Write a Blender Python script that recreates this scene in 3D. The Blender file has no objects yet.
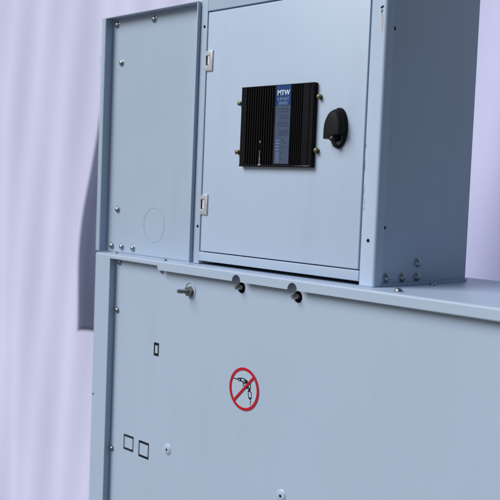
import bpy, bmesh, math, random
from mathutils import Vector, Matrix
from mathutils.geometry import tessellate_polygon
random.seed(7)
SC = bpy.context.scene
C = SC.collection
R = math.radians
ZO = 1.95                      # height of the camera above the ground; z below is measured from it

# ------------------------------------------------------------------ camera
cam = bpy.data.cameras.new('camera'); cam_o = bpy.data.objects.new('camera', cam); C.objects.link(cam_o)
rt = Vector((0.67785009, 0.73410877, 0.04004449)); up = Vector((-0.07558105, 0.01540295, 0.99702069))
fw = Vector((-0.73130483, 0.67885717, -0.0659256))
cam_o.matrix_world = Matrix(((rt.x, up.x, -fw.x, 0), (rt.y, up.y, -fw.y, -1.3), (rt.z, up.z, -fw.z, ZO), (0, 0, 0, 1)))
cam.sensor_width = 36; cam.lens = 67.68; cam.clip_start = 0.05; cam.clip_end = 500
cam.dof.use_dof = True; cam.dof.focus_distance = 1.93; cam.dof.aperture_fstop = 4.0
SC.camera = cam_o

# ------------------------------------------------------------------ daylight (soft, from the front left)
AZ = Vector((-0.45, -0.89, 0)).normalized(); EL = R(38)
w = bpy.data.worlds.new('World'); SC.world = w; w.use_nodes = True
nt = w.node_tree; bg = nt.nodes['Background']
sky = nt.nodes.new('ShaderNodeTexSky'); sky.sky_type = 'NISHITA'; sky.sun_disc = False
sky.sun_elevation = EL; sky.sun_rotation = math.atan2(AZ.x, AZ.y); sky.air_density = 1.6; sky.dust_density = 1.0
nt.links.new(sky.outputs[0], bg.inputs[0]); bg.inputs[1].default_value = 0.05
sun = bpy.data.lights.new('sun', 'SUN'); sun.energy = 4.3; sun.angle = R(40); sun.color = (1.0, 0.985, 0.965)
sun_o = bpy.data.objects.new('sun', sun); C.objects.link(sun_o)
sd = Vector((AZ.x * math.cos(EL), AZ.y * math.cos(EL), math.sin(EL)))
sun_o.rotation_euler = sd.to_track_quat('Z', 'Y').to_euler(); sun_o.location = (-3, -4, 5)
vs = SC.view_settings
vs.view_transform = 'Standard'; vs.look = 'None'; vs.exposure = -0.38; vs.gamma = 1.0

# ------------------------------------------------------------------ materials
def mat(name, col, rough=0.5, metal=0.0, var=0.0, vscale=6.0, bump=0.0, bscale=300.0, spec=0.5, dust=0.0, trans=0.0):
    m = bpy.data.materials.new(name); m.use_nodes = True
    n = m.node_tree; L = n.links; b = n.nodes['Principled BSDF']
    b.inputs['Base Color'].default_value = (*col, 1); b.inputs['Roughness'].default_value = rough
    b.inputs['Metallic'].default_value = metal; b.inputs['Specular IOR Level'].default_value = spec
    tc = n.nodes.new('ShaderNodeTexCoord')
    last = None
    if var or dust:
        nz = n.nodes.new('ShaderNodeTexNoise'); nz.inputs['Scale'].default_value = vscale
        nz.inputs['Detail'].default_value = 6; nz.inputs['Roughness'].default_value = 0.6
        L.new(tc.outputs['Object'], nz.inputs['Vector'])
        mr = n.nodes.new('ShaderNodeMapRange'); mr.inputs[1].default_value = 0.3; mr.inputs[2].default_value = 0.7
        mr.inputs[3].default_value = 1 - var; mr.inputs[4].default_value = 1 + var
        L.new(nz.outputs['Fac'], mr.inputs[0])
        vm = n.nodes.new('ShaderNodeVectorMath'); vm.operation = 'SCALE'; vm.inputs[0].default_value = col
        L.new(mr.outputs[0], vm.inputs['Scale']); last = vm.outputs[0]
        rr = n.nodes.new('ShaderNodeMapRange'); rr.inputs[1].default_value = 0.3; rr.inputs[2].default_value = 0.7
        rr.inputs[3].default_value = rough * 0.88; rr.inputs[4].default_value = min(1, rough * 1.12)
        L.new(nz.outputs['Fac'], rr.inputs[0]); L.new(rr.outputs[0], b.inputs['Roughness'])
        if dust:      # tiny specks and faint rub marks in the paint
            n2 = n.nodes.new('ShaderNodeTexNoise'); n2.inputs['Scale'].default_value = 95; n2.inputs['Detail'].default_value = 3
            L.new(tc.outputs['Object'], n2.inputs['Vector'])
            r2 = n.nodes.new('ShaderNodeMapRange'); r2.inputs[1].default_value = 0.70; r2.inputs[2].default_value = 0.76
            r2.inputs[3].default_value = 0; r2.inputs[4].default_value = dust
            L.new(n2.outputs['Fac'], r2.inputs[0])
            mp = n.nodes.new('ShaderNodeMapping'); mp.inputs['Scale'].default_value = (1.0, 1.0, 0.12)
            L.new(tc.outputs['Object'], mp.inputs['Vector'])
            n3 = n.nodes.new('ShaderNodeTexNoise'); n3.inputs['Scale'].default_value = 16; n3.inputs['Detail'].default_value = 8
            L.new(mp.outputs[0], n3.inputs['Vector'])
            r3 = n.nodes.new('ShaderNodeMapRange'); r3.inputs[1].default_value = 0.55; r3.inputs[2].default_value = 0.8
            r3.inputs[3].default_value = 0; r3.inputs[4].default_value = dust * 0.45
            L.new(n3.outputs['Fac'], r3.inputs[0])
            ad = n.nodes.new('ShaderNodeMath'); ad.operation = 'ADD'; ad.use_clamp = True
            L.new(r2.outputs[0], ad.inputs[0]); L.new(r3.outputs[0], ad.inputs[1])
            mx = n.nodes.new('ShaderNodeMixRGB'); mx.inputs[2].default_value = (0.28, 0.29, 0.31, 1)
            L.new(ad.outputs[0], mx.inputs[0]); L.new(last, mx.inputs[1]); last = mx.outputs[0]
        L.new(last, b.inputs['Base Color'])
    if bump:
        nb = n.nodes.new('ShaderNodeTexNoise'); nb.inputs['Scale'].default_value = bscale; nb.inputs['Detail'].default_value = 3
        L.new(tc.outputs['Object'], nb.inputs['Vector'])
        bp = n.nodes.new('ShaderNodeBump'); bp.inputs['Strength'].default_value = bump; bp.inputs['Distance'].default_value = 0.001
        L.new(nb.outputs['Fac'], bp.inputs['Height']); L.new(bp.outputs[0], b.inputs['Normal'])
    return m

PAINT = (0.385, 0.485, 0.64)
M = dict(
    paint=mat('cabinet_paint', PAINT, 0.42, var=0.02, vscale=3, bump=0.10, bscale=420, dust=0.22),
    door=mat('door_paint', (0.43, 0.54, 0.715), 0.40, var=0.02, vscale=3, bump=0.10, bscale=420, dust=0.2),
    tray=mat('tray_paint', (0.36, 0.457, 0.60), 0.45, var=0.025, vscale=4, bump=0.10, bscale=420, dust=0.25),
    zinc=mat('zinc_fastener', (0.32, 0.35, 0.39), 0.28, 1.0, var=0.15, vscale=200),
    steel=mat('dull_steel', (0.30, 0.29, 0.27), 0.38, 1.0, var=0.2, vscale=150),
    brass=mat('aged_brass', (0.14, 0.135, 0.085), 0.45, 0.9, var=0.2, vscale=150),
    hinge=mat('hinge_metal', (0.52, 0.55, 0.60), 0.42, 0.5, var=0.06, vscale=80),
    bright=mat('bright_pin', (0.88, 0.90, 0.93), 0.3, 0.0),
    black=mat('black_anodised', (0.0035, 0.0033, 0.0060), 0.5, 0.0, var=0.25, vscale=30, spec=0.11),
    rubber=mat('black_rubber', (0.012, 0.012, 0.014), 0.6, var=0.2, vscale=60),
    plastic=mat('black_plastic', (0.0035, 0.0045, 0.007), 0.62, spec=0.2, var=0.2, vscale=80, bump=0.2, bscale=500),
    dark=mat('dark_inside', (0.03, 0.035, 0.045), 0.7, var=0.1),
    blue=mat('label_blue', (0.010, 0.048, 0.175), 0.5, spec=0.2, var=0.08, vscale=50),
    greyblue=mat('label_grey_blue', (0.050, 0.078, 0.145), 0.5, spec=0.25, var=0.08, vscale=50),
    navy=mat('label_navy', (0.018, 0.034, 0.085), 0.5),
    pale=mat('label_pale_blue', (0.13, 0.23, 0.42), 0.5),
    white=mat('print_white', (0.45, 0.58, 0.75), 0.5),
    ink=mat('black_ink', (0.004, 0.005, 0.010), 0.7, spec=0.12),
    red=mat('red_ink', (0.44, 0.010, 0.024), 0.6, spec=0.2, var=0.06, vscale=60),
    rust=mat('rust_stain', (0.42, 0.42, 0.44), 0.7, var=0.12, vscale=120),
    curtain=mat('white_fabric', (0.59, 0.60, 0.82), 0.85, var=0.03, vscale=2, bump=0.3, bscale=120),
    cloth=mat('fold_shade', (0.095, 0.115, 0.20), 0.9, var=0.12, vscale=5, bump=0.3, bscale=90),  # dark tone of the shaded fold is in this colour
    ground=mat('concrete_ground', (0.20, 0.19, 0.18), 0.9, var=0.12, vscale=3, bump=0.4, bscale=40),
)

# ------------------------------------------------------------------ helpers
def tag(o, label=None, cat=None, group=None, kind=None):
    if label: o['label'] = label
    if cat: o['category'] = cat
    if group: o['group'] = group
    if kind: o['kind'] = kind
    return o
def thing(name, loc, label, cat, group=None):
    o = bpy.data.objects.new(name, None); C.objects.link(o)
    o.location = (loc[0], loc[1], loc[2] + ZO); o.empty_display_size = 0.05
    return tag(o, label, cat, group)
WORLD = {}
def obj(name, bm, m, parent=None, smooth=True, ang=32):
    """link a bmesh given in scene coordinates (z from camera height) as one mesh object"""
    base = WORLD.get(parent.name, Vector((0, 0, 0))) if parent else Vector((0, 0, 0))
    if parent and parent.type == 'EMPTY': base = parent.location.copy(); 
    bm.verts.ensure_lookup_table()
    ctr = Vector((0, 0, 0))
    lo = Vector([min(v.co[i] for v in bm.verts) for i in range(3)]); hi = Vector([max(v.co[i] for v in bm.verts) for i in range(3)])
    ctr = (lo + hi) / 2; ctr.z = lo.z
    org = ctr + Vector((0, 0, ZO))
    for v in bm.verts: v.co -= ctr
    bmesh.ops.recalc_face_normals(bm, faces=bm.faces)
    me = bpy.data.meshes.new(name); bm.to_mesh(me); bm.free()
    if smooth:
        me.polygons.foreach_set('use_smooth', [True] * len(me.polygons)); me.set_sharp_from_angle(angle=R(ang))
    me.materials.append(m)
    o = bpy.data.objects.new(name, me); C.objects.link(o)
    if parent: o.parent = parent
    o.location = org - base
    WORLD[o.name] = org
    return o
def box(bm, x0, x1, y0, y1, z0, z1, bev=0.0, seg=2):
    r = bmesh.ops.create_cube(bm, size=1)
    vs_ = r['verts']
    for v in vs_:
        v.co = Vector(((x0 + x1) / 2 + v.co.x * (x1 - x0), (y0 + y1) / 2 + v.co.y * (y1 - y0), (z0 + z1) / 2 + v.co.z * (z1 - z0)))
    if bev:
        es = list({e for v in vs_ for e in v.link_edges})
        bmesh.ops.bevel(bm, geom=es, offset=bev, segments=seg, profile=0.5, affect='EDGES')
    return bm
def B(*a, **k): return box(bmesh.new(), *a, **k)
def circ(cx, cz, r, n=32, rz=None):
    rz = rz or r
    return [(cx + r * math.cos(2 * math.pi * i / n), cz + rz * math.sin(2 * math.pi * i / n)) for i in range(n)]
def plate(outline, holes=(), y0=0.0, y1=0.002, bev=0.0, bm=None, plane='XZ'):
    """flat sheet: outline and holes in (a, b), thickness from y0 (front) to y1"""
    bm = bm or bmesh.new()
    loops = [list(outline)] + [list(h) for h in holes]
    flat = [p for l in loops for p in l]
    tris = tessellate_polygon([[Vector((a, b, 0)) for a, b in l] for l in loops])
    P = {'XZ': lambda a, b, y: (a, y, b), 'YZ': lambda a, b, y: (y, a, b), 'XY': lambda a, b, y: (a, b, y)}[plane]
    f_ = [bm.verts.new(P(a, b, y0)) for a, b in flat]; b_ = [bm.verts.new(P(a, b, y1)) for a, b in flat]
    for t in tris:
        try:
            bm.faces.new([f_[i] for i in t]); bm.faces.new([b_[i] for i in reversed(t)])
        except ValueError: pass
    k = 0; rim = []
    for l in loops:
        n = len(l)
        for i in range(n):
            j = (i + 1) % n
            bm.faces.new([f_[k + i], b_[k + i], b_[k + j], f_[k + j]])
            rim.append((f_[k + i], f_[k + j]))
        k += n
    bmesh.ops.recalc_face_normals(bm, faces=bm.faces)
    bmesh.ops.dissolve_limit(bm, angle_limit=R(0.5), verts=bm.verts, edges=bm.edges) if bev else None
    if bev:
        es = [e for e in bm.edges if len(e.link_faces) == 2 and e.calc_face_angle() > R(50) and all(abs((v.co.y if plane == 'XZ' else v.co.x if plane == 'YZ' else v.co.z) - y0) < 1e-6 for v in e.verts)]
        bmesh.ops.bevel(bm, geom=es, offset=bev, segments=3, profile=0.5, affect='EDGES')
    return bm
def lathe(bm, prof, origin, axis, n=24, caps=True):
    """revolve (radius, height) profile about axis from origin"""
    ax = Vector(axis).normalized(); q = ax.to_track_quat('Z', 'Y'); o = Vector(origin); rings = []
    for r, h in prof:
        if r < 1e-7: rings.append([bm.verts.new(o + q @ Vector((0, 0, h)))])
        else: rings.append([bm.verts.new(o + q @ Vector((r * math.cos(2 * math.pi * i / n + 0.3), r * math.sin(2 * math.pi * i / n + 0.3), h))) for i in range(n)])
    for a, b in zip(rings, rings[1:]):
        for i in range(n):
            j = (i + 1) % n
            if len(a) == 1 and len(b) == 1: break
            if len(a) == 1: bm.faces.new((a[0], b[i], b[j]))
            elif len(b) == 1: bm.faces.new((a[i], a[j], b[0]))
            else: bm.faces.new((a[i], a[j], b[j], b[i]))
    for rg in (rings[0], rings[-1]):
        if len(rg) > 2 and caps: bm.faces.new(rg)
    return bm
def tube(bm, pts, r, n=10):
    """round bar along points"""
    pts = [Vector(p) for p in pts]; rings = []
    rs = r if isinstance(r, (list, tuple)) else [r] * len(pts)
    for i, p in enumerate(pts):
        d = (pts[min(i + 1, len(pts) - 1)] - pts[max(i - 1, 0)]).normalized(); q = d.to_track_quat('Z', 'Y')
        rings.append([bm.verts.new(p + q @ Vector((rs[i] * math.cos(2 * math.pi * k / n), rs[i] * math.sin(2 * math.pi * k / n), 0))) for k in range(n)])
    for a, b in zip(rings, rings[1:]):
        # match nearest start to avoid twist
        s = min(range(n), key=lambda s: (a[0].co - b[s].co).length); b[:] = b[s:] + b[:s]
        for k in range(n):
            bm.faces.new((a[k], a[(k + 1) % n], b[(k + 1) % n], b[k]))
    bm.faces.new(rings[0]); bm.faces.new(rings[-1])
    return bm
def stroke(bm, pts, w_, y0, y1, closed=False):
    """printed line of width w_ through points (x, z)"""
    n = len(pts)
    segs = [(pts[i], pts[(i + 1) % n]) for i in range(n if closed else n - 1)]
    for a, b in segs:
        d = Vector((b[0] - a[0], b[1] - a[1]))
        if d.length < 1e-6: continue
        d.normalize(); nx, nz = -d.y * w_ / 2, d.x * w_ / 2; ex, ez = d.x * w_ / 2 * 0.9, d.y * w_ / 2 * 0.9
        plate([(a[0] + nx - ex, a[1] + nz - ez), (a[0] - nx - ex, a[1] - nz - ez), (b[0] - nx + ex, b[1] - nz + ez), (b[0] + nx + ex, b[1] + nz + ez)], (), y0, y1, bm=bm)
        y0 -= 0.00002
    return bm
def text_bm(s, size, x, z, y, sx=1.0, bold=0.0):
    cu = bpy.data.curves.new('t', 'FONT'); cu.body = s; cu.size = size; cu.align_x = 'CENTER'; cu.align_y = 'CENTER'
    cu.extrude = 0.0002; cu.offset = bold
    o = bpy.data.objects.new('t', cu); C.objects.link(o)
    me = bpy.data.meshes.new_from_object(o.evaluated_get(bpy.context.evaluated_depsgraph_get()))
    bm = bmesh.new(); bm.from_mesh(me); bpy.data.objects.remove(o); bpy.data.curves.remove(cu); bpy.data.meshes.remove(me)
    for v in bm.verts: v.co = Vector((x + v.co.x * sx, y - v.co.z, z + v.co.y))
    if bold:      # heavier strokes: shifted copies of the letters, each a hair in front of the last
        src = bm.copy(); me = bpy.data.meshes.new('t'); src.to_mesh(me); src.free()
        for k, (ax, az) in enumerate(((-1, 0), (1, 0))):
            n0 = len(bm.verts); bm.from_mesh(me); bm.verts.ensure_lookup_table()
            for v in bm.verts[n0:]: v.co += Vector((ax * bold, -0.00005 * (k + 1), az * bold))
        bpy.data.meshes.remove(me)
    return bm
RP = [(0.0068, 0), (0.0068, 0.0007), (0.0058, 0.0010), (0.0056, 0.0022), (0.0047, 0.0036), (0.0030, 0.0046), (0.0012, 0.0050), (0, 0.0050)]
def rivet(parent, p, ax, s=1.0, name='rivet', m=None, tilt=0.0):
    s *= 1.12
    a = Vector(ax) + Vector((random.uniform(-1, 1), random.uniform(-1, 1), random.uniform(-1, 1))) * 0.05
    o = obj(name, lathe(bmesh.new(), [(r * s, h * s) for r, h in RP], p, a), m or M['zinc'], parent, ang=60)
    return o

# ------------------------------------------------------------------ ground and backdrop
bm = bmesh.new()
bmesh.ops.create_grid(bm, x_segments=2, y_segments=2, size=40)
for v in bm.verts: v.co.z = -ZO
tag(obj('ground', bm, M['ground']), 'grey concrete ground under the cabinet', kind='structure')['kind'] = 'structure'

def fabric(name, fn, u0, u1, z0, z1, nu, nz, m, th=0.004):
    bm = bmesh.new(); F = []; 
    for side in (0, 1):
        F.append([[bm.verts.new(Vector(fn(u0 + (u1 - u0) * i / nu, z0 + (z1 - z0) * j / nz)) + Vector((0, th * side, 0))) for i in range(nu + 1)] for j in range(nz + 1)])
    for s in (0, 1):
        for j in range(nz):
            for i in range(nu): bm.faces.new((F[s][j][i], F[s][j][i + 1], F[s][j + 1][i + 1], F[s][j + 1][i]))
    for i in range(nu):
        for j in (0, nz): bm.faces.new((F[0][j][i], F[0][j][i + 1], F[1][j][i + 1], F[1][j][i]))
    for j in range(nz):
        for i in (0, nu): bm.faces.new((F[0][j][i], F[0][j + 1][i], F[1][j + 1][i], F[1][j][i]))
    return obj(name, bm, m, ang=180)
def curt(u, z):
    y = 1.02 + 0.03 * math.sin(u * 5.0 + 0.9 * z) + 0.014 * math.sin(u * 11 + 1.3 + 1.8 * z) + 0.005 * math.sin(u * 27 - z * 2.6)
    return (u, y, z)
tag(fabric('curtain', curt, -7.5, -0.6, -ZO + 0.02, 1.9, 420, 24, M['curtain']),
    'pale lavender white fabric curtain hanging behind the metal cabinet', 'curtain')

# ------------------------------------------------------------------ LOWER CABINET
low = thing('lower_cabinet', (-1.25, 0.22, -ZO), 'wide pale blue-grey steel base cabinet with red no-drilling sticker and projecting ledge', 'cabinet')
XL, XR, ZT, ZB = -1.960, -0.45, -0.174, -1.82
LIP = -0.195
# front frame sheet: left stile, ledge lip with its step and two notches, right stile, bottom rail
def notch(cx, r=0.0130, n=12):
    return [(cx - r * math.cos(math.pi * i / n), LIP + 0.0012 + r * math.sin(math.pi * i / n)) for i in range(n + 1)]
inner = [(-1.8985, -0.1838), (-1.7098, -0.1850), (-1.7078, -0.1905), (-1.7060, LIP)]
for cx in (-1.4393, -1.2759):
    inner += [(cx - 0.0130, LIP)] + notch(cx) + [(cx + 0.0130, LIP)]
inner += [(XR - 0.05, LIP), (XR - 0.05, ZB + 0.06), (-1.9000, ZB + 0.06)]
fr = plate([(XL, ZT - 0.004), (XR, ZT - 0.004), (XR, ZB), (XL, ZB)], [inner], 0.0, 0.0022)
frame = obj('front_frame', fr, M['paint'], low)
# bent ledge top
prof = [(0.0, ZT - 0.0041)] + [(0.004 - 0.004 * math.cos(t), ZT - 0.004 + 0.004 * math.sin(t)) for t in [R(90) * i / 5 for i in range(1, 6)]] + [(0.42, ZT), (0.42, ZT - 0.002), (0.0022, ZT - 0.002), (0.0022, ZT - 0.0041)]
obj('ledge_top', plate(prof, (), XL, XR, plane='YZ'), M['paint'], low)
# folded return of the stile
obj('stile_flange', B(-1.9012, -1.8988, 0.0023, 0.0178, ZB + 0.06, -0.1838), M['paint'], low)
# recessed front panel with holes
holes = [circ(-1.4413, -0.2088, 0.0118), circ(-1.2763, -0.2096, 0.0118)]
pn = plate([(-1.945, -0.1765), (XR - 0.02, -0.1765), (XR - 0.02, ZB + 0.02), (-1.945, ZB + 0.02)], holes, 0.018, 0.020)
panel = obj('front_panel', pn, M['paint'], low)
for cx, cz in ((-1.4413, -0.2088), (-1.2763, -0.2096)):
    bm = lathe(bmesh.new(), [(0.0135, 0), (0.0135, 0.026), (0.0150, 0.026), (0.0150, -0.001), (0.0135, 0)], (cx, 0.0465, cz), (0, -1, 0), caps=False)
    bm2 = lathe(bm, [(0.0152, -0.003), (0.0152, -0.0015), (0, -0.0015)], (cx, 0.0465, cz), (0, -1, 0))
    sock = obj('bolt_socket', bm2, M['dark'], low)
    obj('bolt', lathe(bmesh.new(), [(0.0052, 0), (0.0052, 0.036), (0.0042, 0.044), (0.0030, 0.0455), (0, 0.0455)], (cx + 0.0005, 0.046, cz + 0.0012), (0, -1, 0)), M['steel'], sock, ang=40)
# cabinet sides and back
obj('side_panel', B(XL, XL + 0.002, 0.0023, 0.42, ZB, ZT - 0.0045), M['paint'], low)
obj('side_panel', B(XR - 0.002, XR, 0.0023, 0.42, ZB, ZT - 0.0045), M['paint'], low)
obj('back_panel', B(XL + 0.0025, XR - 0.0025, 0.416, 0.419, ZB, ZT - 0.0045), M['paint'], low)
obj('base_plinth', B(XL + 0.01, XR - 0.01, 0.02, 0.41, -ZO, ZB - 0.001, bev=0.003), M['rubber'], low)
# rivets along the recess and on the ledge top
for x, z in ((-1.882, -0.1925), (-1.886, -0.3105), (-1.8912, -0.6545), (-1.893, -0.99)):
    rivet(low, (x, 0.018, z), (0, -1, 0))
rivet(low, (-1.7124, 0.018, -0.1985), (0, -1, 0), 0.9)
for x, y, s in ((-1.918, 0.030, 0.8), (-1.703, 0.017, 0.8), (-1.042, 0.033, 1.15), (-1.086, 0.195, 0.95), (-0.80, 0.033, 1.1)):
    rivet(low, (x, y, ZT), (0, 0, 1), s)
# stud with nut and stamped ring
bm = lathe(bmesh.new(), [(0.0195, 0), (0.0190, 0.0012), (0.0175, 0.0018), (0.0160, 0.0012), (0.0155, 0)], (-1.6085, 0.0179, -0.2315), (0, -1, 0), 40, caps=False)
ring = obj('stamped_ring', bm, M['paint'], low, ang=80)
nut = obj('hex_nut', lathe(bmesh.new(), [(0.0125, 0.0), (0.0125, 0.0015), (0.0102, 0.0016), (0.0108, 0.003), (0.0108, 0.009), (0.0095, 0.0105), (0.0055, 0.0105)], (-1.6085, 0.0175, -0.2345), (0, -1, 0), 6), M['steel'], low, smooth=False)
bm = bmesh.new(); pr = [(0.0048, 0.0)]
h = 0.010
while h < 0.030: pr += [(0.0049, h), (0.0042, h + 0.0008)]; h += 0.0016
pr += [(0.0046, 0.031), (0.0036, 0.0335), (0, 0.0338)]
obj('threaded_stud', lathe(bm, pr, (-1.6085, 0.0175, -0.2345), (-0.08, -1, 0.05), 14), M['zinc'], nut)
# two shallow dimples with a small drilled hole
for cx, cz, s in ((-1.6705, -0.6060, 0.95), (-1.2985, -0.6130, 0.95), (-1.30, -1.0, 1.0)):
    bm = lathe(bmesh.new(), [(0.0150 * s, -0.0004), (0.0138 * s, 0.0005), (0.0112 * s, 0.0020), (0.0080 * s, 0.0031), (0.0034 * s, 0.0034), (0.0030 * s, 0.0010), (0, 0.0010)], (cx, 0.0180, cz), (0, -1, 0), 36)
    dm = obj('raised_dimple', bm, M['paint'], low, ang=70)
    obj('drilled_hole', lathe(bmesh.new(), [(0.0030 * s, 0.0012), (0.0030 * s, 0.0035), (0, 0.0035)], (cx, 0.0180, cz), (0, -1, 0), 16), M['ink'], dm)
bm = lathe(bmesh.new(), [(0.0028, 0), (0.0028, 0.0003), (0, 0.0003)], (-1.9545, 0, -0.528), (0, -1, 0), 12)
obj('paint_chip', bm, M['ink'], low)
# printed black rectangles, their top and bottom bars heavier
def rect_mark(x0, z1, x1, z0, tv, th):
    bm = bmesh.new(); y0, y1 = 0.0172, 0.0179
    plate([(x0, z0), (x1, z0), (x1, z1), (x0, z1)], [[(x0 + tv, z0 + th), (x1 - tv, z0 + th), (x1 - tv, z1 - th), (x0 + tv, z1 - th)]], y0 + 0.0003, y1, bm=bm)
    return obj('printed_rectangle', bm, M['ink'], low)
rect_mark(-1.8428, -0.6070, -1.8030, -0.6440, 0.0030, 0.0050)
rect_mark(-1.7815, -0.6085, -1.7415, -0.6475, 0.0032, 0.0054)
rect_mark(-1.7345, -0.3668, -1.7158, -0.3975, 0.0042, 0.0060)

# no-drilling sticker
SX, SZ = -1.4205, -0.4190
sr = 0.0455
stk = obj('warning_sticker', plate(circ(SX, SZ, sr, 64), (), 0.01755, 0.0179), mat('sticker_film', (0.40, 0.51, 0.64), 0.3, var=0.02), low)
def S(L): return [(SX + a / 1000, SZ + b / 1000) for a, b in L]
bm = bmesh.new(); y = 0.0172
stroke(bm, S([(-36.1, 17.2), (-20.3, 16.9)]), 0.0018, y, y + .0003)
plate(S([(-22, 19.4), (-15, 21.6), (-11.1, 20.3), (-9.3, 15.3), (-14, 13.6), (-18.6, 14.7)]), [S([(-18.8, 18.2), (-17.8, 16.2), (-13.0, 15.6), (-14.4, 18.8)])], y, y + .0003, bm=bm)
stroke(bm, S([(-11.2, 21.2), (-1.9, 22.2), (9.1, 18.6), (7.8, 14.2), (-4.6, 15.1), (-10, 15.4)]), 0.0017, y - .0001, y + .0003, closed=True)
plate(S([(-3, 19.5), (9.6, 18.6), (12.4, 14.2), (7.2, 14.0), (1.5, 17.0)]), (), y - .0003, y + .0002, bm=bm)
stroke(bm, S([(-5, 15), (-2.5, 8), (1.0, 5.5)]), 0.0017, y - .0001, y + .0003)
stroke(bm, S([(-1.3, 11.5), (4.8, 13.6), (12.6, 12.9), (18.5, 14.8), (20.0, 5.9), (17, 3), (12.8, 6.7), (8.5, 2.7), (4, 6)]), 0.0017, y - .0002, y + .0003)
stroke(bm, S([(3, 9), (9, 9.6), (13.6, 7.4)]), 0.0012, y - .0001, y + .0003)
plate(S([(13.4, 3.0), (16.8, 5.0), (19.6, 2.2), (19.0, -2.0), (14.2, -1.8)]), (), y - .0003, y + .0002, bm=bm)
stroke(bm, S([(12.6, -1.9), (22.6, -2.6), (23.6, -15.3), (15.4, -15.9)]), 0.0015, y - .0001, y + .0003, closed=True)
plate(S([(16.6, -14.2), (22.6, -13.9), (22.0, -18.0), (18.2, -18.2)]), (), y - .0003, y + .0002, bm=bm)
stroke(bm, S([(19.8, -18), (22.4, -22.0), (20.6, -25), (21.4, -29)]), 0.0012, y - .0001, y + .0003)
obj('drill_drawing', bm, M['ink'], stk)
bm = plate(circ(SX, SZ, 0.0452, 72), [circ(SX, SZ, 0.0392, 72)], 0.0165, 0.0170)
obj('red_ring', bm, M['red'], stk)
bm = bmesh.new(); stroke(bm, S([(-28.2, -27.2), (27.6, 28.0)]), 0.0056, 0.0162, 0.0170)
obj('red_slash', bm, M['red'], stk)

# ------------------------------------------------------------------ SIDE TRAY (left compartment standing on the ledge)
tr = thing('side_compartment', (-1.82, 0.05, ZT), 'open shallow steel side compartment with riveted back panel, left of the locked door', 'compartment')
tx0, tx1, tz0, tz1, ty, tb = -2.0095, -1.6335, ZT + 0.0012, 0.4065, 0.031, 0.054
bm = plate([(tx0, tz0), (tx0 + 0.0165, tz0), (tx0 + 0.0165, tz1 - 0.0022), (tx1, tz1 - 0.0022), (tx1, tz1), (tx0, tz1)], (), ty, ty + 0.002, bev=0.0007)
obj('front_lip', bm, M['tray'], tr)
bm = box(bmesh.new(), tx0, tx0 + 0.002, ty + 0.0021, 0.16, tz0, tz1)
obj('left_side', bm, M['tray'], tr)
obj('left_flange', B(tx0 + 0.0143, tx0 + 0.0163, ty + 0.0021, tb, tz0, tz1 - 0.0024), M['tray'], tr)
obj('top_flange', B(tx0 + 0.0022, tx1 - 0.0033, ty + 0.0021, 0.15, tz1 - 0.0020, tz1 - 0.0002), M['tray'], tr)
obj('right_flange', B(tx1 - 0.0030, tx1, ty, 0.15, tz0, tz1 - 0.0024, bev=0.0006), M['tray'], tr)
bk = obj('back_panel', plate([(tx0 + 0.003, tz0), (tx1 - 0.0033, tz0), (tx1 - 0.0033, tz1 - 0.0022), (tx0 + 0.003, tz1 - 0.0022)], (), tb, tb + 0.002), M['tray'], tr)
for x, z in ((-1.9745, 0.3905), (-1.8224, 0.3890), (-1.9510, 0.2954), (-1.9490, -0.0672), (-1.9700, -0.1595), (-1.9268, -0.1590), (-1.8801, -0.1590)):
    rivet(tr, (x, tb, z), (0, -1, 0), 1.12)
bm = plate(circ(-1.7982, -0.0975, 0.0412, 64), [circ(-1.7982, -0.0975, 0.0402, 64)], tb - 0.0004, tb - 0.0001)
obj('knockout_ring', bm, mat('knockout_line', (0.30, 0.385, 0.50), 0.5, var=0.1, vscale=40), tr)

# ------------------------------------------------------------------ CONTROL CABINET
cc = thing('control_cabinet', (-1.37, 0.17, ZT), 'tall pale blue-grey steel control cabinet with hinged locked door standing on the ledge', 'cabinet')
px0, px1 = -1.6315, -1.1060          # outer width
dx0, dx1, dz0, dz1 = -1.6045, -1.1440, -0.1438, 0.3790   # door leaf
fy, by = 0.040, 0.335
ct = 0.62
g = 0.0032
# left post, header and bottom rail are one frame sheet, the rail a little above the ledge
out = [(px0, ZT + 0.0008), (dx0 - 0.0058, ZT + 0.0008), (dx0 - 0.0058, -0.1662), (dx1 + 0.0020, -0.1662), (dx1 + 0.0020, ct), (px0, ct)]
hole = [(dx0 - 0.0052, dz0 - g * 0.8), (dx1 + 0.0004, dz0 - g * 0.8), (dx1 + 0.0004, dz1 + 0.0042), (dx0 - 0.0052, dz1 + 0.0042)]
# build as separate butted strips so that the opening reaches the right post
bm = bmesh.new()
plate([(px0, ZT + 0.0008), (dx0 - 0.0058, ZT + 0.0008), (dx0 - 0.0058, ct), (px0, ct)], (), fy, fy + 0.014, bev=0.0012, bm=bm)
obj('left_post', bm, M['paint'], cc)
obj('header', plate([(dx0 - 0.0057, dz1 + 0.0040), (dx1 + 0.0018, dz1 + 0.0040), (dx1 + 0.0018, ct), (dx0 - 0.0057, ct)], (), fy + 0.0003, fy + 0.014, bev=0.001), M['paint'], cc)
obj('bottom_rail', plate([(dx0 - 0.0056, -0.1660), (dx1 + 0.0018, -0.1660), (dx1 + 0.0018, dz0 - 0.0022), (dx0 - 0.0056, dz0 - 0.0022)], (), fy - 0.001, fy + 0.014, bev=0.0018), M['paint'], cc)
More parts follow.
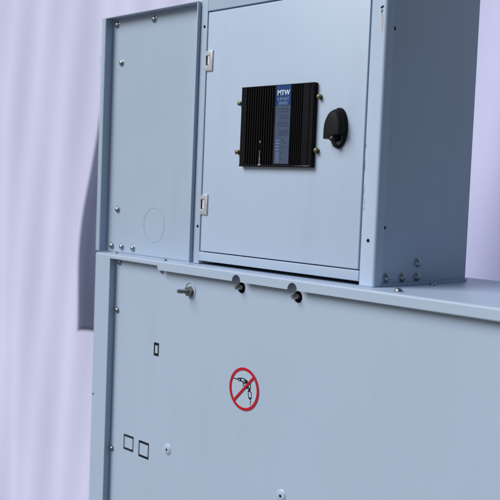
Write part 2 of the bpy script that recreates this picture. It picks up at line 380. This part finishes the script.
# right post: bent sheet with a rounded corner, turned back along the side
rc = 0.006
prof = [(dx1 + 0.0022, fy + 0.014), (dx1 + 0.0022, fy + 0.0015), (dx1 + 0.0030, fy + 0.0003), (dx1 + 0.0042, fy)]
prof += [(px1 - rc + rc * math.sin(t), fy + rc - rc * math.cos(t)) for t in [R(90) * i / 8 for i in range(9)]]
prof += [(px1, fy + 0.0230), (px1 - 0.001, fy + 0.0242), (px1 - 0.012, fy + 0.0242), (px1 - 0.012, fy + 0.014)]
rp = obj('right_post', plate(prof, (), ZT + 0.0008, ct, plane='XY'), M['door'], cc)
sp = obj('side_panel', B(px1 - 0.0065, px1 - 0.0045, fy + 0.0243, by, ZT + 0.006, ct), M['paint'], cc)
obj('foot_strip', plate([(px1 - 0.012, fy + 0.0243), (px1 + 0.0005, fy + 0.0243), (px1 + 0.0015, by), (px1 - 0.012, by)], (), ZT + 0.0003, ZT + 0.0058, plane='XY'), M['paint'], cc)
obj('left_side', B(px0 + 0.0002, px0 + 0.0022, fy + 0.0142, by, ZT + 0.0008, ct), M['paint'], cc)
obj('back_panel', B(px0 + 0.003, px1 - 0.0047, by + 0.0002, by + 0.0022, ZT + 0.0008, ct), M['paint'], cc)
obj('top_cap', B(px0 - 0.004, px1 + 0.004, fy - 0.004, by + 0.006, ct + 0.0002, ct + 0.012, bev=0.002), M['paint'], cc)
obj('gap_backing', B(dx0 - 0.02, dx1 + 0.012, fy + 0.0145, fy + 0.019, -0.1655, dz1 + 0.016), M['rubber'], cc)  # black sheet added behind the door so the gaps read as dark lines
for y_, z in ((0.0808, -0.1580), (0.1285, -0.1588), (0.1740, -0.1590), (0.1735, -0.132)):
    rivet(cc, (px1 - 0.0045, y_, z), (1, 0, 0), 1.2)
def hole_mark(p, ax, r, parent):
    return obj('screw_hole', lathe(bmesh.new(), [(r, 0), (r, 0.0003), (0, 0.0003)], p, ax, 20), M['ink'], parent)
hole_mark((-1.6195, fy, 0.3500), (0, -1, 0), 0.0034, cc); hole_mark((-1.6185, fy, -0.0900), (0, -1, 0), 0.0034, cc)
hole_mark((-1.1240, fy, -0.0885), (0, -1, 0), 0.0036, cc)
hole_mark((px1 - 0.0045, 0.0700, 0.3020), (1, 0, 0), 0.0036, cc); hole_mark((px1 - 0.0045, 0.0695, -0.0640), (1, 0, 0), 0.0036, cc)
# chipped paint near the top of the right post
ch = bmesh.new()
plate([(-1.1215, 0.3360), (-1.1180, 0.3385), (-1.1135, 0.3395), (-1.1128, 0.3370), (-1.1160, 0.3350), (-1.1178, 0.3335)], (), fy - 0.0004, fy - 0.0001, bm=ch)
plate([(-1.1175, 0.3315), (-1.1150, 0.3325), (-1.1158, 0.3285), (-1.1182, 0.3255), (-1.1190, 0.3275)], (), fy - 0.0004, fy - 0.0001, bm=ch)
plate([(-1.1172, 0.3240), (-1.1162, 0.3240), (-1.1166, 0.3190)], (), fy - 0.0004, fy - 0.0001, bm=ch)
obj('paint_chip', ch, M['ink'], cc)
st_ = bmesh.new(); plate([(-1.1178, 0.3180), (-1.1160, 0.3230), (-1.1140, 0.3225), (-1.1135, 0.3080), (-1.1145, 0.2900), (-1.1160, 0.2960)], (), fy - 0.0003, fy - 0.00005, bm=st_)
obj('rust_streak', st_, M['rust'], cc)
# fine scratches along the door edge
scm = mat('scratch_grey', (0.16, 0.18, 0.22), 0.6)
for x0, z0_, x1, z1_ in ((-1.1405, 0.058, -1.1402, 0.040), (-1.1385, 0.012, -1.1395, -0.004), (-1.1395, -0.010, -1.1370, -0.022), (-1.1400, 0.09, -1.1401, 0.082), (-1.1370, -0.026, -1.1385, -0.033)):
    sc = bmesh.new(); stroke(sc, [(x0, z0_), ((x0 + x1) / 2 + 0.0006, (z0_ + z1_) / 2), (x1, z1_)], 0.0007, fy - 0.0003, fy - 0.0001); obj('scratch', sc, scm, cc)


# door leaf, hinges and lock
dy = 0.0385
door = obj('door', plate([(dx0, dz0), (dx1, dz0), (dx1, dz1), (dx0, dz1)], (), dy, dy + 0.013, bev=0.0014), M['door'], cc)
for hz in (0.2735, -0.0412):
    x0, x1, z0_, z1_ = dx0 - 0.0036, dx0 + 0.0205, hz - 0.0222, hz + 0.0222
    bm = plate([(x0, z0_), (x1, z0_), (x1, z1_), (x0 + 0.004, z1_), (x0 + 0.004, z1_ - 0.004), (x0, z1_ - 0.004)],
               [[(x0 + 0.0022, hz - 0.0100), (x0 + 0.0150, hz - 0.0100), (x0 + 0.0150, hz + 0.0115), (x0 + 0.0022, hz + 0.0115)]], dy - 0.0030, dy - 0.0002, bev=0.0006)
    hg = obj('hinge', bm, M['hinge'], door)
    obj('hinge_pin', lathe(bmesh.new(), [(0.0034, -0.0094), (0.0034, 0.0096), (0, 0.0096)], (x0 + 0.0112, dy - 0.0004, hz + 0.0005), (0, 0, 1), 16), M['bright'], door)
    obj('hinge_recess', B(x0 + 0.0024, x0 + 0.0074, dy - 0.0006, dy - 0.0001, hz - 0.0098, hz + 0.0113), M['ink'], door)
# lock: oval rim, hooded cover open at the bottom, key barrel
LX, LZ = -1.2060, 0.1195
a_, b_ = 0.0215, 0.0385
bm = bmesh.new(); n = 64; rings = []
for (rr, hh) in ((1.0, 0.0), (1.0, 0.0040), (0.93, 0.0065), (0.80, 0.0065), (0.70, 0.0040), (0.68, 0.0)):
    rings.append([bm.verts.new((LX + a_ * rr * math.cos(2 * math.pi * i / n), dy - 0.0001 - hh, LZ + (b_ - a_ * (1 - rr)) * math.sin(2 * math.pi * i / n))) for i in range(n)])
for A_, B_ in zip(rings, rings[1:] + rings[:1]):
    for i in range(n): bm.faces.new((A_[i], A_[(i + 1) % n], B_[(i + 1) % n], B_[i]))
obj('lock_rim', bm, M['plastic'], door, ang=50)
# hood: swept arch covering the upper part, projecting from the door
bm = bmesh.new(); rows = []
zc = LZ - 0.008
for k, (pr_, hh) in enumerate(((0.98, 0.004), (1.02, 0.012), (1.01, 0.0185), (0.93, 0.0220), (0.72, 0.0238), (0.35, 0.0242), (0.02, 0.0242))):
    row = []
    m_ = 36
    for i in range(m_ + 1):
        t = math.pi * i / m_
        x = LX - 0.001 + a_ * pr_ * math.cos(t); z = zc + (0.0445 * (0.86 + 0.14 * pr_) * pr_ if pr_ > .5 else 0.0445 * pr_) * max(0.0, math.sin(t)) ** 0.85
        z = zc + (z - zc) * (1 - 0.16 * max(0.0, (hh - 0.006) / 0.018))
        row.append(bm.verts.new((x, dy - hh, z)))
    # lower edge: slightly drooping skirt, longer on the left
    rows.append([bm.verts.new((row[-1].co.x, dy - hh, zc - 0.013 * (0.4 + 0.6 * min(1, pr_)))), ] [::-1] + row[::-1] + [bm.verts.new((row[0].co.x, dy - hh, zc - 0.004))])
for A_, B_ in zip(rows, rows[1:]):
    for i in range(len(A_) - 1): bm.faces.new((A_[i], A_[i + 1], B_[i + 1], B_[i]))
    bm.faces.new((A_[-1], A_[0], B_[0], B_[-1]))
bm.faces.new(rows[0]); bm.faces.new(rows[-1])
obj('lock_hood', bm, M['plastic'], door, ang=45)
bm = lathe(bmesh.new(), [(0.0086, 0), (0.0086, 0.018), (0.0070, 0.0195), (0.0030, 0.0195), (0.0030, 0.017), (0, 0.017)], (LX - 0.002, dy - 0.0005, LZ - 0.017), (0, -1, 0), 24)
obj('key_barrel', bm, M['plastic'], door)
bm = tube(bmesh.new(), [(LX - 0.001, dy - 0.014, LZ - 0.016), (LX - 0.001, dy - 0.014, LZ - 0.026), (LX + 0.001, dy - 0.012, LZ - 0.033), (LX + 0.004, dy - 0.010, LZ - 0.036)], [0.0055, 0.0050, 0.0042, 0.0030])
obj('hood_strap', bm, M['rubber'], door)
obj('keyhole_face', lathe(bmesh.new(), [(0.0040, 0), (0.0040, 0.001), (0, 0.001)], (LX - 0.002, dy - 0.0200, LZ - 0.0165), (0, -1, 0), 16), M['zinc'], door)

# ------------------------------------------------------------------ CHARGE CONTROLLER mounted on the door
ctl = thing('charge_controller', (-1.36, 0.03, 0.043), 'black finned controller box with blue lettered label strip, mounted on the cabinet door', 'controller')
hx0, hx1, hz0, hz1 = -1.4755, -1.2665, 0.0443, 0.2085
bm = bmesh.new(); yb = dy - 0.0005; yr = 0.0290; yf = 0.0280
prof = [(hx0, yb), (hx0, yf + 0.001), (hx0 + 0.001, yf)]
lx0, lx1 = -1.3705, -1.3275
def fins(xa, xb, n):
    P = []
    st = (xb - xa) / n
    for i in range(n):
        x = xa + i * st
        P += [(x, yf + 0.0002), (x + 0.0004, yr + 0.0045), (x + st * 0.52, yr + 0.0045), (x + st * 0.56, yf + 0.0002)]
    return P
prof += [(hx0 + 0.0165, yf)] + fins(hx0 + 0.0170, lx0 - 0.003, 12) + [(lx0 - 0.002, yf), (lx1 + 0.001, yf)] + fins(lx1 + 0.0015, hx1 - 0.0270, 6)
prof += [(hx1 - 0.0265, yf), (hx1 - 0.012, yf), (hx1 - 0.0115, yf + 0.0012), (hx1 - 0.0095, yf + 0.0012), (hx1 - 0.009, yf), (hx1 - 0.001, yf), (hx1, yf + 0.001), (hx1, yb)]
hs = obj('heatsink', plate(prof, (), hz0 + 0.004, hz1 - 0.0015, plane='XY'), M['black'], ctl, smooth=False)
obj('end_plate', B(hx0, hx1, yf - 0.0004, yb, hz0, hz0 + 0.0038, bev=0.0005), M['black'], ctl)
obj('end_plate', B(hx0, hx1, yf - 0.0004, yb, hz1 - 0.0014, hz1, bev=0.0003), M['black'], ctl)
ly = yf - 0.0003
lab = obj('label_strip', B(lx0, lx1 - 0.001, ly - 0.0006, ly, 0.0505, 0.1668), M['greyblue'], ctl)
obj('label_header', B(lx0 + 0.0002, lx1 - 0.0012, ly - 0.0007, ly, 0.1669, 0.2072), M['blue'], ctl)
cx = (lx0 + lx1) / 2
obj('label_lettering', text_bm('MTW', 0.0142, cx, 0.1918, ly - 0.0010, 1.02, 0.00035), M['white'], lab, smooth=False)
obj('label_lettering', text_bm('E-SMART', 0.0085, cx, 0.1795, ly - 0.0010, 0.98, 0.00015), M['pale'], lab, smooth=False)
obj('label_lettering', text_bm('SERIES', 0.0085, cx, 0.1710, ly - 0.0010, 1.05, 0.00015), M['pale'], lab, smooth=False)
bm = bmesh.new()
for i, z in enumerate((0.1595, 0.1545, 0.1465, 0.1415, 0.1320, 0.1270, 0.1165, 0.1125, 0.1085)):
    x = cx - 0.0145 + (0.005 if i in (2, 3, 6, 7, 8) else 0)
    x_end = cx + (0.0135 if i % 3 else 0.015)
    while x < x_end:
        wd = random.uniform(0.0025, 0.006); 
        box(bm, x, min(x + wd, x_end), ly - 0.0009, ly - 0.00065, z - 0.0010, z + 0.0010); x += wd + 0.0011
for x, z in ((cx + 0.001, 0.0985), (cx + 0.008, 0.0925), (cx - 0.001, 0.0855), (cx - 0.001, 0.0715), (cx - 0.001, 0.0610)):
    box(bm, x - 0.0022, x + 0.0022, ly - 0.0009, ly - 0.00065, z - 0.0015, z + 0.0015)
obj('small_print', bm, M['navy'], lab)
bm = bmesh.new()
for z in (0.0975, 0.0915, 0.0850, 0.0790):
    box(bm, cx - 0.0165, cx - 0.0075, ly - 0.0009, ly - 0.00065, z - 0.0009, z + 0.0009)
for z in (0.0710, 0.0635, 0.0560):
    plate(circ(cx - 0.0115, z, 0.0036, 20), [circ(cx - 0.0115, z, 0.0023, 20)], ly - 0.0009, ly - 0.00065, bm=bm)
obj('indicator_marks', bm, M['pale'], lab, smooth=False)
bm = bmesh.new(); x = -1.3080
for wd in (0.0016, 0.0016, 0.0016, 0.0016): box(bm, x, x + wd, yf - 0.0007, yf - 0.00045, hz0 + 0.0022, hz0 + 0.0034); x += 0.0050
box(bm, x, x + 0.016, yf - 0.0007, yf - 0.00045, hz0 + 0.0022, hz0 + 0.0032)
obj('small_print', bm, mat('faint_print', (0.20, 0.21, 0.24), 0.5), ctl)
# white scrape on the fins, lower left
bm = bmesh.new()
box(bm, -1.4142, -1.4120, yf - 0.0004, yf + 0.0001, 0.0930, 0.0975)
plate([(-1.4144, 0.0505), (-1.4120, 0.0505), (-1.4127, 0.056), (-1.4124, 0.062), (-1.4131, 0.069), (-1.4130, 0.0755), (-1.4136, 0.0790), (-1.4139, 0.072), (-1.4136, 0.066), (-1.4143, 0.060), (-1.4138, 0.055)], (), yf - 0.0004, yf + 0.0001, bm=bm)
box(bm, -1.4168, -1.4090, yf - 0.0008, yf - 0.0005, 0.0470, 0.0495)
obj('white_scrape', bm, mat('scraped_white', (0.36, 0.34, 0.34), 0.7, var=0.4, vscale=300), ctl)
for x, z in ((-1.4835, 0.1762), (-1.4855, 0.0742), (-1.2600, 0.1805), (-1.2620, 0.0770)):
    s = -1 if x < -1.36 else 1
    tb_ = obj('mounting_screw', lathe(bmesh.new(), [(0.0052, 0), (0.0052, 0.0008), (0.0028, 0.0010), (0.0028, 0.0062), (0.0048, 0.0066), (0.0046, 0.0086), (0.0028, 0.0098), (0, 0.0102)], (x + s * 0.002, dy, z), (0, -1, 0), 20), M['brass'], ctl)

# ------------------------------------------------------------------ dark sheet, shade of a fold put into its colour, between the cabinet and the curtain
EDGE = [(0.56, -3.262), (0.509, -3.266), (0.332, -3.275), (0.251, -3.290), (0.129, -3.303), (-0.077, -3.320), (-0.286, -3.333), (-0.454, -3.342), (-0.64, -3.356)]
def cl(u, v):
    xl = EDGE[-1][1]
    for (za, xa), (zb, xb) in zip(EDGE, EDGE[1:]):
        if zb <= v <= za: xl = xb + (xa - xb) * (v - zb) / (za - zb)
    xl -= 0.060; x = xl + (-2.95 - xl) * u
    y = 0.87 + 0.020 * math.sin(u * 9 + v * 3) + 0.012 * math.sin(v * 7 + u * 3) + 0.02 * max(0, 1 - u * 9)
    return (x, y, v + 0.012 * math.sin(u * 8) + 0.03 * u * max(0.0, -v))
tag(fabric('shaded_fold', cl, 0, 1, -0.64, 0.50, 40, 60, M['cloth'], 0.006),
    'dark blue-violet sheet coloured as a shaded fold, hanging in a narrow wedge between cabinet and pale curtain', 'cloth')
